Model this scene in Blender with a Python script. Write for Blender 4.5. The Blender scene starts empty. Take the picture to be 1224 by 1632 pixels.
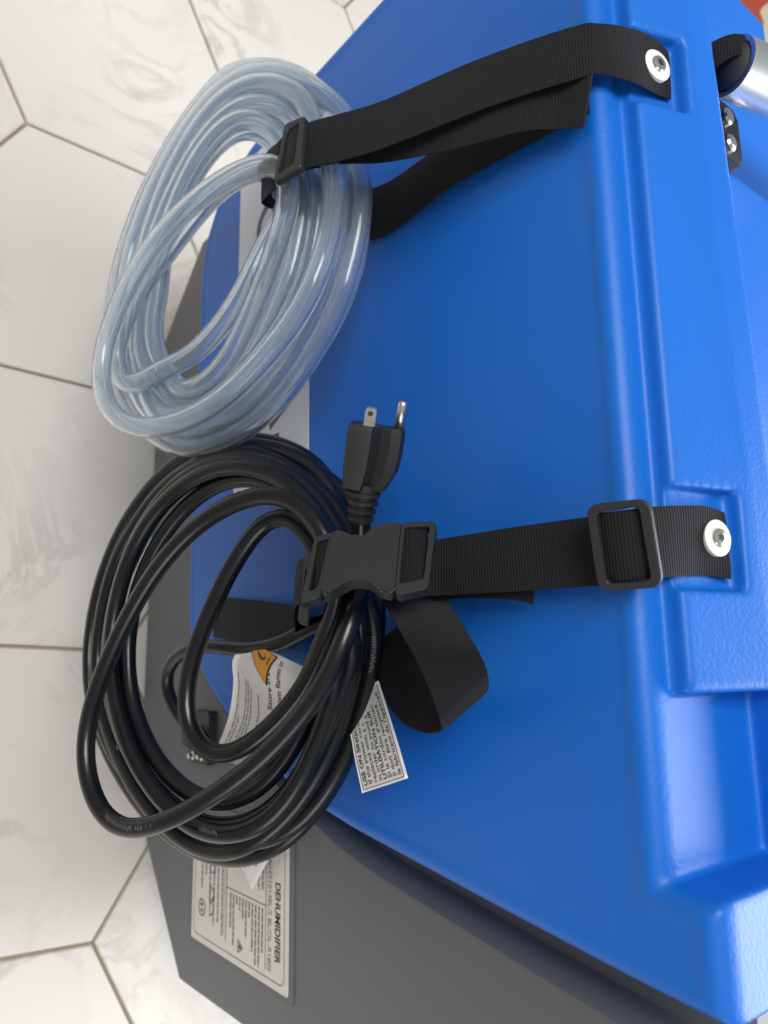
import bpy, bmesh, math, random
import numpy as np
from mathutils import Vector, Matrix

random.seed(7); np.random.seed(7)
sc = bpy.context.scene

# ------------------------------------------------------------------ camera
cam_data = bpy.data.cameras.new("camera")
cam_data.sensor_fit = 'VERTICAL'
cam_data.sensor_height = 36.0
cam_data.sensor_width = 27.0
cam_data.lens = 1215.0 / 1632.0 * 36.0
cam_data.clip_start = 0.01
cam_data.clip_end = 60.0
cam_data.dof.use_dof = True
cam_data.dof.focus_distance = 0.47
cam_data.dof.aperture_fstop = 9.0
camera = bpy.data.objects.new("camera", cam_data)
sc.collection.objects.link(camera)
_cx, _cy, _cz = Vector((0.01397, 0.78753, 0.61612)), Vector((-0.98183, -0.10582, 0.15752)), Vector((0.18925, -0.60713, 0.77174))
camera.matrix_world = Matrix(((_cx.x, _cy.x, _cz.x, 0.0598), (_cx.y, _cy.y, _cz.y, -0.3555), (_cx.z, _cy.z, _cz.z, 1.0195), (0, 0, 0, 1)))
sc.camera = camera

# ------------------------------------------------------------------ light
world = bpy.data.worlds.new("World")
sc.world = world
world.use_nodes = True
bg = world.node_tree.nodes["Background"]
bg.inputs["Color"].default_value = (0.93, 0.96, 1.0, 1)
bg.inputs["Strength"].default_value = 0.30

def area_lamp(name, loc, target, sx, sy, watts, color):
    d = bpy.data.lights.new(name, 'AREA')
    d.shape = 'RECTANGLE'; d.size = sx; d.size_y = sy
    d.energy = watts; d.color = color
    o = bpy.data.objects.new(name, d)
    sc.collection.objects.link(o)
    o.location = loc
    o.rotation_euler = (Vector(target) - Vector(loc)).to_track_quat('-Z', 'Y').to_euler()
    return o
area_lamp("window_light", (0.6, 2.5, 1.85), (0, 0.1, 0.7), 2.3, 1.7, 122, (0.93, 0.97, 1.0))
area_lamp("ceiling_light", (-0.6, -1.0, 2.8), (-0.1, 0, 0.3), 1.2, 1.2, 57, (1.0, 0.965, 0.92))

area_lamp("side_fill_light", (2.6, -0.9, 1.5), (0.1, 0, 0.5), 1.4, 1.6, 22, (0.95, 0.98, 1.0))  # added fill lamp, not a real window; brightens shell rim and cord
sc.view_settings.view_transform = 'Standard'
sc.view_settings.look = 'None'
sc.view_settings.exposure = 0.0
sc.view_settings.gamma = 1.0
sc.cycles.max_bounces = 24
sc.cycles.transmission_bounces = 20
sc.cycles.transparent_max_bounces = 16
sc.cycles.glossy_bounces = 6
sc.cycles.diffuse_bounces = 4
sc.cycles.caustics_refractive = True
sc.cycles.caustics_reflective = False
sc.cycles.blur_glossy = 0.6

# ------------------------------------------------------------------ helpers
Z0 = 0.78          # height of the front panel's top edge above the floor

def link(o, parent=None):
    sc.collection.objects.link(o)
    if parent is not None:
        o.parent = parent
        base = parent
        off = Vector((0, 0, 0))
        while base is not None:
            off += base.location
            base = base.parent
        o.location = -off
    return o

def mesh_obj(name, verts, faces, mat, parent=None, smooth=True, uv=None):
    me = bpy.data.meshes.new(name)
    me.from_pydata([tuple(v) for v in verts], [], faces)
    me.update()
    if uv is not None:
        lay = me.uv_layers.new(name="UVMap")
        for l in me.loops:
            lay.data[l.index].uv = uv[l.vertex_index]
    o = bpy.data.objects.new(name, me)
    me.materials.append(mat)
    me.polygons.foreach_set("use_smooth", [smooth] * len(me.polygons))
    return link(o, parent)

def bm_obj(name, bm, mat, parent=None, smooth=True, sharp=None):
    bmesh.ops.recalc_face_normals(bm, faces=bm.faces[:])
    me = bpy.data.meshes.new(name)
    bm.to_mesh(me); bm.free()
    me.materials.append(mat)
    me.polygons.foreach_set("use_smooth", [smooth] * len(me.polygons))
    if smooth and sharp is not None:
        me.set_sharp_from_angle(angle=math.radians(sharp))
    o = bpy.data.objects.new(name, me)
    return link(o, parent)

def thing(name, label, cat, loc=(0, 0, 0), group=None):
    o = bpy.data.objects.new(name, None)
    o.empty_display_size = 0.05
    sc.collection.objects.link(o)
    o.location = loc
    o["label"] = label; o["category"] = cat
    if group: o["group"] = group
    return o

def catmull(P, step):
    P = np.array(P, float)
    n = len(P)
    ext = np.vstack([2 * P[0] - P[1], P, 2 * P[-1] - P[-2]])
    out = []
    for i in range(n - 1):
        p0, p1, p2, p3 = ext[i:i + 4]
        k = max(2, int(np.linalg.norm(p2 - p1) / step))
        t = np.arange(k)[:, None] / k
        out.append(.5 * ((2 * p1) + (p2 - p0) * t + (2 * p0 - 5 * p1 + 4 * p2 - p3) * t ** 2 + (3 * p1 - p0 - 3 * p2 + p3) * t ** 3))
    out.append(P[-1:])
    return np.vstack(out)

def resample(Q, step):
    d = np.r_[0, np.cumsum(np.linalg.norm(np.diff(Q, axis=0), axis=1))]
    m = max(2, int(d[-1] / step))
    s = np.linspace(0, d[-1], m + 1)
    return np.stack([np.interp(s, d, Q[:, k]) for k in range(3)], 1)

def frames(Q):
    T = np.gradient(Q, axis=0); T /= np.linalg.norm(T, axis=1)[:, None]
    N = np.zeros_like(Q)
    a = np.array([0, 0, 1.0]) if abs(T[0][2]) < .9 else np.array([1.0, 0, 0])
    n = a - T[0] * a.dot(T[0]); N[0] = n / np.linalg.norm(n)
    for i in range(1, len(Q)):
        n = N[i - 1] - T[i] * N[i - 1].dot(T[i]); N[i] = n / np.linalg.norm(n)
    return T, N, np.cross(T, N)

def tube_geo(Q, r, sides=12, cap=True, flip=False, base=0):
    T, N, B = frames(Q)
    a = np.linspace(0, 2 * np.pi, sides, endpoint=False)
    rr = np.broadcast_to(np.asarray(r, float), (len(Q),))
    V = Q[:, None, :] + rr[:, None, None] * (np.cos(a)[None, :, None] * N[:, None, :] + np.sin(a)[None, :, None] * B[:, None, :])
    V = V.reshape(-1, 3)
    F = []
    for i in range(len(Q) - 1):
        for j in range(sides):
            k = (j + 1) % sides
            f = (base + i * sides + j, base + i * sides + k, base + (i + 1) * sides + k, base + (i + 1) * sides + j)
            F.append(f[::-1] if flip else f)
    if cap:
        F.append(tuple(base + j for j in range(sides))[::-1])
        F.append(tuple(base + (len(Q) - 1) * sides + j for j in range(sides)))
    return V, F

def settle(Q, diam, iters=60, skip=7, ymax=None, pin=0):
    """push neighbouring strands of one coil apart until they lie side by side"""
    P = Q.copy(); O = Q.copy(); n = len(P)
    idx = np.arange(n)
    far = np.abs(idx[:, None] - idx[None, :]) > skip
    for it in range(iters):
        D = P[:, None, :] - P[None, :, :]
        L = np.sqrt((D ** 2).sum(2)) + 1e-9
        M = (L < diam) & far
        W = np.where(M, (diam - L) / L * .28, 0)
        mv = (D * W[:, :, None]).sum(1)
        mv[:, 1] *= 1.4
        P += np.clip(mv, -.003, .003)
        P[1:-1] += .18 * (.5 * (P[:-2] + P[2:]) - P[1:-1])
        P += .012 * (O - P)
        if ymax is not None: P[:, 1] = np.minimum(P[:, 1], np.maximum(ymax, O[:, 1] if pin == 0 else ymax))
        if pin: P[:pin] = O[:pin]; P[-pin:] = O[-pin:]
    for it in range(8): P[2:-2] += .35 * (.5 * (P[1:-3] + P[3:-1]) - P[2:-2])
    return P

def ribbon(name, A, B, mat, parent, thick=.0015, step=.003, cross=6, bulge=0.0):
    A, B = np.array(A, float), np.array(B, float)
    M = catmull(np.hstack([(A + B) / 2, B - A])[:, :3], step)
    # interpolate both edges with the same parameter
    n = len(A); ts = []
    Mid = (A + B) / 2
    for i in range(n - 1):
        k = max(2, int(np.linalg.norm(Mid[i + 1] - Mid[i]) / step))
        ts += [i + j / k for j in range(k)]
    ts.append(n - 1)
    def ev(P, t):
        i = min(int(t), n - 2); f = t - i
        g = lambda k: P[k] if 0 <= k < n else (2 * P[0] - P[1] if k < 0 else 2 * P[-1] - P[-2])
        a, b, c, d = g(i - 1), g(i), g(i + 1), g(i + 2)
        return .5 * ((2 * b) + (c - a) * f + (2 * a - 5 * b + 4 * c - d) * f ** 2 + (3 * b - a - 3 * c + d) * f ** 3)
    a = np.array([ev(A, t) for t in ts]); b = np.array([ev(B, t) for t in ts])
    mid = (a + b) / 2
    T = np.gradient(mid, axis=0); Wd = b - a
    Nn = np.cross(T, Wd); Nn /= np.linalg.norm(Nn, axis=1)[:, None]
    s = np.r_[0, np.cumsum(np.linalg.norm(np.diff(mid, axis=0), axis=1))]
    V, UV, F = [], [], []
    m = len(ts)
    for side in (1, -1):
        for i in range(m):
            for j in range(cross + 1):
                c = j / cross
                off = side * thick / 2 * (1 if 0 < j < cross else .45) + bulge * (1 - (2 * c - 1) ** 2)
                V.append(a[i] * (1 - c) + b[i] * c + Nn[i] * off); UV.append((s[i], c * .038))
    st = m * (cross + 1)
    g = lambda side, i, j: side * st + i * (cross + 1) + j
    for i in range(m - 1):
        for j in range(cross):
            F.append((g(0, i, j), g(0, i, j + 1), g(0, i + 1, j + 1), g(0, i + 1, j)))
            F.append((g(1, i, j), g(1, i + 1, j), g(1, i + 1, j + 1), g(1, i, j + 1)))
        for j in (0, cross):
            F.append((g(0, i, j), g(0, i + 1, j), g(1, i + 1, j), g(1, i, j)))
    for i in (0, m - 1):
        for j in range(cross):
            F.append((g(0, i, j), g(0, i, j + 1), g(1, i, j + 1), g(1, i, j)))
    o = mesh_obj(name, V, F, mat, parent, True, UV)
    o.data.set_sharp_from_angle(angle=math.radians(50))
    return o

def rounded(poly, r, seg=5):
    """round the corners of a 2D polygon"""
    out = []; n = len(poly)
    for i in range(n):
        p = Vector(poly[i]); a = Vector(poly[i - 1]); b = Vector(poly[(i + 1) % n])
        da, db = (a - p), (b - p)
        k = min(r, da.length * .45, db.length * .45)
        p0, p1 = p + da.normalized() * k, p + db.normalized() * k
        for j in range(seg + 1):
            t = j / seg
            q = p0 * (1 - t) ** 2 + p * 2 * t * (1 - t) + p1 * t ** 2
            out.append((q.x, q.y))
    return out

def to_world(fr, p, h=0.0):
    o, u, v, n = (Vector(fr[k]) for k in 'ouvn')
    return o + u * p[0] + v * p[1] + n * h

def plate(name, fr, poly, h0, h1, mat, parent, bevel=.001, sharp=35):
    """solid slab with a 2D outline standing in a local frame"""
    bm = bmesh.new()
    lo = [bm.verts.new(to_world(fr, p, h0)) for p in poly]
    hi = [bm.verts.new(to_world(fr, p, h1)) for p in poly]
    n = len(poly)
    top = bm.faces.new(hi); bot = bm.faces.new(lo[::-1])
    for i in range(n):
        bm.faces.new((lo[i], lo[(i + 1) % n], hi[(i + 1) % n], hi[i]))
    if bevel:
        ed = list(top.edges) + list(bot.edges)
        bmesh.ops.bevel(bm, geom=ed, offset=bevel, segments=2, affect='EDGES', clamp_overlap=True)
    return bm_obj(name, bm, mat, parent, True, sharp)

def ring_plate(name, fr, outer, inner, h0, h1, mat, parent, r=.003, sharp=35, bars=()):
    """closed frame: an outline with a hole in it (same number of corners)"""
    po, pi = rounded(outer, r), rounded(inner, r * .5)
    n = len(po)
    cx = Vector((sum(p[0] for p in po) / n, sum(p[1] for p in po) / n))
    def ins(p, d, c):
        v = Vector(p) - c
        return tuple(Vector(p) - v.normalized() * d)
    loops = [([ins(p, .0007, cx) for p in po], h1), (po, h1 - .0007), (po, h0 + .0007), ([ins(p, .0007, cx) for p in po], h0),
             ([ins(p, -.0007, cx) for p in pi], h0), (pi, h0 + .0007), (pi, h1 - .0007), ([ins(p, -.0007, cx) for p in pi], h1)]
    bm = bmesh.new()
    L = [[bm.verts.new(to_world(fr, p, h)) for p in lp] for lp, h in loops]
    for a in range(8):
        b = (a + 1) % 8
        for i in range(n):
            k = (i + 1) % n
            bm.faces.new((L[a][i], L[a][k], L[b][k], L[b][i]))
    return bm_obj(name, bm, mat, parent, True, sharp)

def disc(name, fr, c, radii, mat, parent, sides=28, sharp=40):
    """turned part: list of (radius, height) from bottom to top, closed"""
    bm = bmesh.new(); L = []
    for r, h in radii:
        L.append([bm.verts.new(to_world(fr, (c[0] + r * math.cos(2 * math.pi * k / sides), c[1] + r * math.sin(2 * math.pi * k / sides)), h)) for k in range(sides)])
    for a in range(len(L) - 1):
        for i in range(sides):
            k = (i + 1) % sides
            bm.faces.new((L[a][i], L[a][k], L[a + 1][k], L[a + 1][i]))
    bm.faces.new(L[0][::-1]); bm.faces.new(L[-1])
    return bm_obj(name, bm, mat, parent, True, sharp)

def text_geo(s, size, bold=0.0, width=None):
    cu = bpy.data.curves.new("t", 'FONT')
    cu.body = s; cu.size = size; cu.offset = bold; cu.resolution_u = 3
    ob = bpy.data.objects.new("t", cu)
    sc.collection.objects.link(ob)
    dg = bpy.context.evaluated_depsgraph_get()
    me = bpy.data.meshes.new_from_object(ob.evaluated_get(dg))
    V = [(v.co.x, v.co.y) for v in me.vertices]
    F = [tuple(p.vertices) for p in me.polygons]
    bpy.data.objects.remove(ob); bpy.data.curves.remove(cu); bpy.data.meshes.remove(me)
    if width and V:
        w = max(v[0] for v in V); V = [(v[0] * width / w, v[1]) for v in V]
    return V, F

# ------------------------------------------------------------------ materials
def new_mat(name):
    m = bpy.data.materials.new(name); m.use_nodes = True
    return m, m.node_tree.nodes, m.node_tree.links, m.node_tree.nodes["Principled BSDF"]

def plastic(name, col, rough, grain=900.0, bump=.0, var=.06, spec=.5, big=None):
    m, N, L, p = new_mat(name)
    p.inputs["Roughness"].default_value = rough
    p.inputs["Specular IOR Level"].default_value = spec
    tc = N.new("ShaderNodeTexCoord")
    nz = N.new("ShaderNodeTexNoise"); nz.inputs["Scale"].default_value = 6.0; nz.inputs["Detail"].default_value = 6
    L.new(tc.outputs["Object"], nz.inputs["Vector"])
    mx = N.new("ShaderNodeMix"); mx.data_type = 'RGBA'
    mx.inputs[6].default_value = (*[c * (1 - var) for c in col], 1); mx.inputs[7].default_value = (*[min(1, c * (1 + var)) for c in col], 1)
    L.new(nz.outputs["Fac"], mx.inputs[0]); L.new(mx.outputs[2], p.inputs["Base Color"])
    if bump:
        g = N.new("ShaderNodeTexNoise"); g.inputs["Scale"].default_value = grain; g.inputs["Detail"].default_value = 3
        L.new(tc.outputs["Object"], g.inputs["Vector"])
        b = N.new("ShaderNodeBump"); b.inputs["Strength"].default_value = 1.0; b.inputs["Distance"].default_value = bump
        if big:   # the moulded grain covers the upward surfaces, the sides come smooth from the mould
            ge = N.new("ShaderNodeNewGeometry"); sp = N.new("ShaderNodeSeparateXYZ"); L.new(ge.outputs["Normal"], sp.inputs[0])
            mk = N.new("ShaderNodeMapRange"); mk.inputs["From Min"].default_value = .35; mk.inputs["From Max"].default_value = .95
            mk.inputs["To Min"].default_value = .12; mk.inputs["To Max"].default_value = 1.0
            L.new(sp.outputs[2], mk.inputs["Value"]); L.new(mk.outputs["Result"], b.inputs["Strength"])
        L.new(g.outputs["Fac"], b.inputs["Height"]); L.new(b.outputs["Normal"], p.inputs["Normal"])
        rr = N.new("ShaderNodeMapRange"); rr.inputs["To Min"].default_value = rough - .06; rr.inputs["To Max"].default_value = rough + .08
        L.new(nz.outputs["Fac"], rr.inputs["Value"]); L.new(rr.outputs["Result"], p.inputs["Roughness"])
    if big:
        sc_ = N.new("ShaderNodeTexNoise"); sc_.inputs["Scale"].default_value = 38; sc_.inputs["Detail"].default_value = 12; sc_.inputs["Roughness"].default_value = .8
        mp = N.new("ShaderNodeMapping"); mp.inputs["Scale"].default_value = (1.0, 1.0, .35); mp.inputs["Rotation"].default_value = (.3, .5, .2)
        L.new(tc.outputs["Object"], mp.inputs["Vector"]); L.new(mp.outputs[0], sc_.inputs["Vector"])
        th = N.new("ShaderNodeMapRange"); th.inputs["From Min"].default_value = .60; th.inputs["From Max"].default_value = .78; th.inputs["To Max"].default_value = .22
        L.new(sc_.outputs["Fac"], th.inputs["Value"])
        du = N.new("ShaderNodeMix"); du.data_type = 'RGBA'; du.inputs[7].default_value = (.16, .30, .60, 1)
        L.new(th.outputs["Result"], du.inputs[0]); L.new(mx.outputs[2], du.inputs[6]); L.new(du.outputs[2], p.inputs["Base Color"])
    return m

M_BLUE = plastic("blue_moulded_plastic", (0.004, 0.134, 0.58), .45, 380, .00026, .05, .40, True)
M_GREY = plastic("grey_moulded_plastic", (0.112, 0.117, 0.124), .48, 900, .00012, .06)
M_DARK = plastic("black_buckle_plastic", (0.018, 0.019, 0.020), .46, 2500, .00002, .08)
M_CORD = plastic("black_cord_rubber", (0.006, 0.0065, 0.008), .26, 700, .00003, .15)
M_PLUG = plastic("black_plug_rubber", (0.013, 0.0135, 0.0145), .5, 2500, .00003, .08)
M_CAP = plastic("black_foam_cap", (0.02, 0.02, 0.02), .7)
M_PAPER = plastic("white_tag_paper", (0.74, 0.73, 0.71), .6, 1200, .00002, .03)
M_LABEL = plastic("white_label_film", (0.66, 0.64, 0.60), .38, 1200, .0, .02)
M_STICK = plastic("pale_sticker_film", (0.72, 0.75, 0.80), .35, 1200, .0, .02)
M_INK = plastic("black_print_ink", (0.02, 0.02, 0.02), .6)
M_GREYINK = plastic("grey_print_ink", (0.16, 0.155, 0.15), .6)
M_DARKINK = plastic("dark_grey_logo_ink", (0.06, 0.07, 0.08), .5)
M_WHITEINK = plastic("pale_cord_ink", (0.10, 0.10, 0.105), .5)
M_ORANGE = plastic("orange_print_ink", (0.70, 0.30, 0.03), .55)
M_WASHER = plastic("white_painted_washer", (0.80, 0.80, 0.78), .35)

def metal(name, col, rough):
    m, N, L, p = new_mat(name)
    p.inputs["Base Color"].default_value = (*col, 1); p.inputs["Metallic"].default_value = 1; p.inputs["Roughness"].default_value = rough
    nz = N.new("ShaderNodeTexNoise"); nz.inputs["Scale"].default_value = 300
    mr = N.new("ShaderNodeMapRange"); mr.inputs["To Min"].default_value = rough * .7; mr.inputs["To Max"].default_value = rough * 1.4
    L.new(nz.outputs["Fac"], mr.inputs["Value"]); L.new(mr.outputs["Result"], p.inputs["Roughness"])
    return m
M_STEEL = metal("brushed_steel", (0.72, 0.69, 0.65), .28)
M_ALU = metal("satin_aluminium", (0.75, 0.76, 0.78), .35)

def webbing_mat():
    m, N, L, p = new_mat("black_ribbed_webbing")
    p.inputs["Base Color"].default_value = (0.008, 0.008, 0.011, 1)
    p.inputs["Roughness"].default_value = .75
    p.inputs["Specular IOR Level"].default_value = .25
    p.inputs["Sheen Weight"].default_value = .06
    p.inputs["Sheen Roughness"].default_value = .4
    uv = N.new("ShaderNodeUVMap")
    sep = N.new("ShaderNodeSeparateXYZ"); L.new(uv.outputs["UV"], sep.inputs[0])
    def sine(src, period):
        a = N.new("ShaderNodeMath"); a.operation = 'MULTIPLY'; a.inputs[1].default_value = 2 * math.pi / period
        L.new(src, a.inputs[0])
        s = N.new("ShaderNodeMath"); s.operation = 'SINE'; L.new(a.outputs[0], s.inputs[0]); return s.outputs[0]
    rib, wv = sine(sep.outputs[0], .0019), sine(sep.outputs[1], .0011)
    mul = N.new("ShaderNodeMath"); mul.operation = 'MULTIPLY'; mul.inputs[1].default_value = .3; L.new(wv, mul.inputs[0])
    add = N.new("ShaderNodeMath"); add.operation = 'ADD'; L.new(rib, add.inputs[0]); L.new(mul.outputs[0], add.inputs[1])
    nz = N.new("ShaderNodeTexNoise"); nz.inputs["Scale"].default_value = 1800; L.new(uv.outputs["UV"], nz.inputs["Vector"])
    add2 = N.new("ShaderNodeMath"); add2.operation = 'ADD'; L.new(add.outputs[0], add2.inputs[0]); L.new(nz.outputs["Fac"], add2.inputs[1])
    b = N.new("ShaderNodeBump"); b.inputs["Strength"].default_value = .9; b.inputs["Distance"].default_value = .00020
    L.new(add2.outputs[0], b.inputs["Height"]); L.new(b.outputs["Normal"], p.inputs["Normal"])
    return m
M_WEB = webbing_mat()

def hose_mat():
    m, N, L, p = new_mat("clear_vinyl_hose")
    out = N["Material Output"]
    p.inputs["Base Color"].default_value = (0.91, 0.955, 1.0, 1)
    p.inputs["Transmission Weight"].default_value = 1.0
    p.inputs["IOR"].default_value = 1.33
    p.inputs["Roughness"].default_value = .05
    milk = N.new("ShaderNodeBsdfTranslucent"); milk.inputs["Color"].default_value = (0.82, 0.91, 1.0, 1)
    dif = N.new("ShaderNodeBsdfDiffuse"); dif.inputs["Color"].default_value = (0.82, 0.91, 1.0, 1)
    m1 = N.new("ShaderNodeMixShader"); m1.inputs[0].default_value = .5
    L.new(milk.outputs[0], m1.inputs[1]); L.new(dif.outputs[0], m1.inputs[2])
    m2 = N.new("ShaderNodeMixShader"); m2.inputs[0].default_value = .10
    L.new(p.outputs[0], m2.inputs[1]); L.new(m1.outputs[0], m2.inputs[2])
    L.new(m2.outputs[0], out.inputs["Surface"])
    return m
M_HOSE = hose_mat()

def marble_mat():
    m, N, L, p = new_mat("cream_marble_tile")
    tc = N.new("ShaderNodeTexCoord"); oi = N.new("ShaderNodeObjectInfo")
    vm = N.new("ShaderNodeVectorMath"); vm.operation = 'SCALE'; vm.inputs["Scale"].default_value = 37.0
    cb = N.new("ShaderNodeCombineXYZ"); L.new(oi.outputs["Random"], cb.inputs[0]); L.new(oi.outputs["Random"], cb.inputs[1]); 
    L.new(cb.outputs[0], vm.inputs[0])
    ad = N.new("ShaderNodeVectorMath"); ad.operation = 'ADD'; L.new(tc.outputs["Object"], ad.inputs[0]); L.new(vm.outputs[0], ad.inputs[1])
    n1 = N.new("ShaderNodeTexNoise"); n1.inputs["Scale"].default_value = 5.5; n1.inputs["Detail"].default_value = 9; n1.inputs["Roughness"].default_value = .62; n1.inputs["Distortion"].default_value = 1.3
    L.new(ad.outputs[0], n1.inputs["Vector"])
    r1 = N.new("ShaderNodeValToRGB"); L.new(n1.outputs["Fac"], r1.inputs[0])
    e = r1.color_ramp.elements
    e[0].position = .44; e[0].color = (0, 0, 0, 1); e[1].position = .54; e[1].color = (0, 0, 0, 1)
    k = r1.color_ramp.elements.new(.49); k.color = (1, 1, 1, 1)
    n2 = N.new("ShaderNodeTexNoise"); n2.inputs["Scale"].default_value = 3.0; n2.inputs["Detail"].default_value = 4
    L.new(ad.outputs[0], n2.inputs["Vector"])
    r2 = N.new("ShaderNodeMapRange"); r2.inputs["From Min"].default_value = .44; r2.inputs["From Max"].default_value = .62; L.new(n2.outputs["Fac"], r2.inputs["Value"])
    mul = N.new("ShaderNodeMath"); mul.operation = 'MULTIPLY'; L.new(r1.outputs[0], mul.inputs[0]); L.new(r2.outputs["Result"], mul.inputs[1])
    m75 = N.new("ShaderNodeMath"); m75.operation = 'MULTIPLY'; m75.inputs[1].default_value = .46; L.new(mul.outputs[0], m75.inputs[0])
    base = N.new("ShaderNodeMix"); base.data_type = 'RGBA'
    base.inputs[6].default_value = (0.69, 0.65, 0.59, 1); base.inputs[7].default_value = (0.745, 0.72, 0.675, 1)
    L.new(n2.outputs["Fac"], base.inputs[0])
    fin = N.new("ShaderNodeMix"); fin.data_type = 'RGBA'; fin.inputs[7].default_value = (0.33, 0.29, 0.25, 1)
    L.new(m75.outputs[0], fin.inputs[0]); L.new(base.outputs[2], fin.inputs[6])
    L.new(fin.outputs[2], p.inputs["Base Color"])
    p.inputs["Roughness"].default_value = .32
    return m
M_MARBLE = marble_mat()
M_GROUT = plastic("brown_grout", (0.38, 0.32, 0.245), .9, 900, .0002, .2)

def packet_mat():
    m, N, L, p = new_mat("printed_packet")
    tc = N.new("ShaderNodeTexCoord"); nz = N.new("ShaderNodeTexNoise"); nz.inputs["Scale"].default_value = 5.0
    L.new(tc.outputs["Object"], nz.inputs["Vector"])
    r = N.new("ShaderNodeValToRGB"); L.new(nz.outputs["Fac"], r.inputs[0]); r.color_ramp.interpolation = 'CONSTANT'
    e = r.color_ramp.elements; e[0].color = (0.55, 0.62, 0.20, 1); e[1].position = .54; e[1].color = (0.62, 0.10, 0.06, 1)
    k = r.color_ramp.elements.new(.43); k.color = (0.80, 0.78, 0.55, 1)
    L.new(r.outputs[0], p.inputs["Base Color"]); p.inputs["Roughness"].default_value = .4
    return m
M_PACK = packet_mat()

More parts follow.
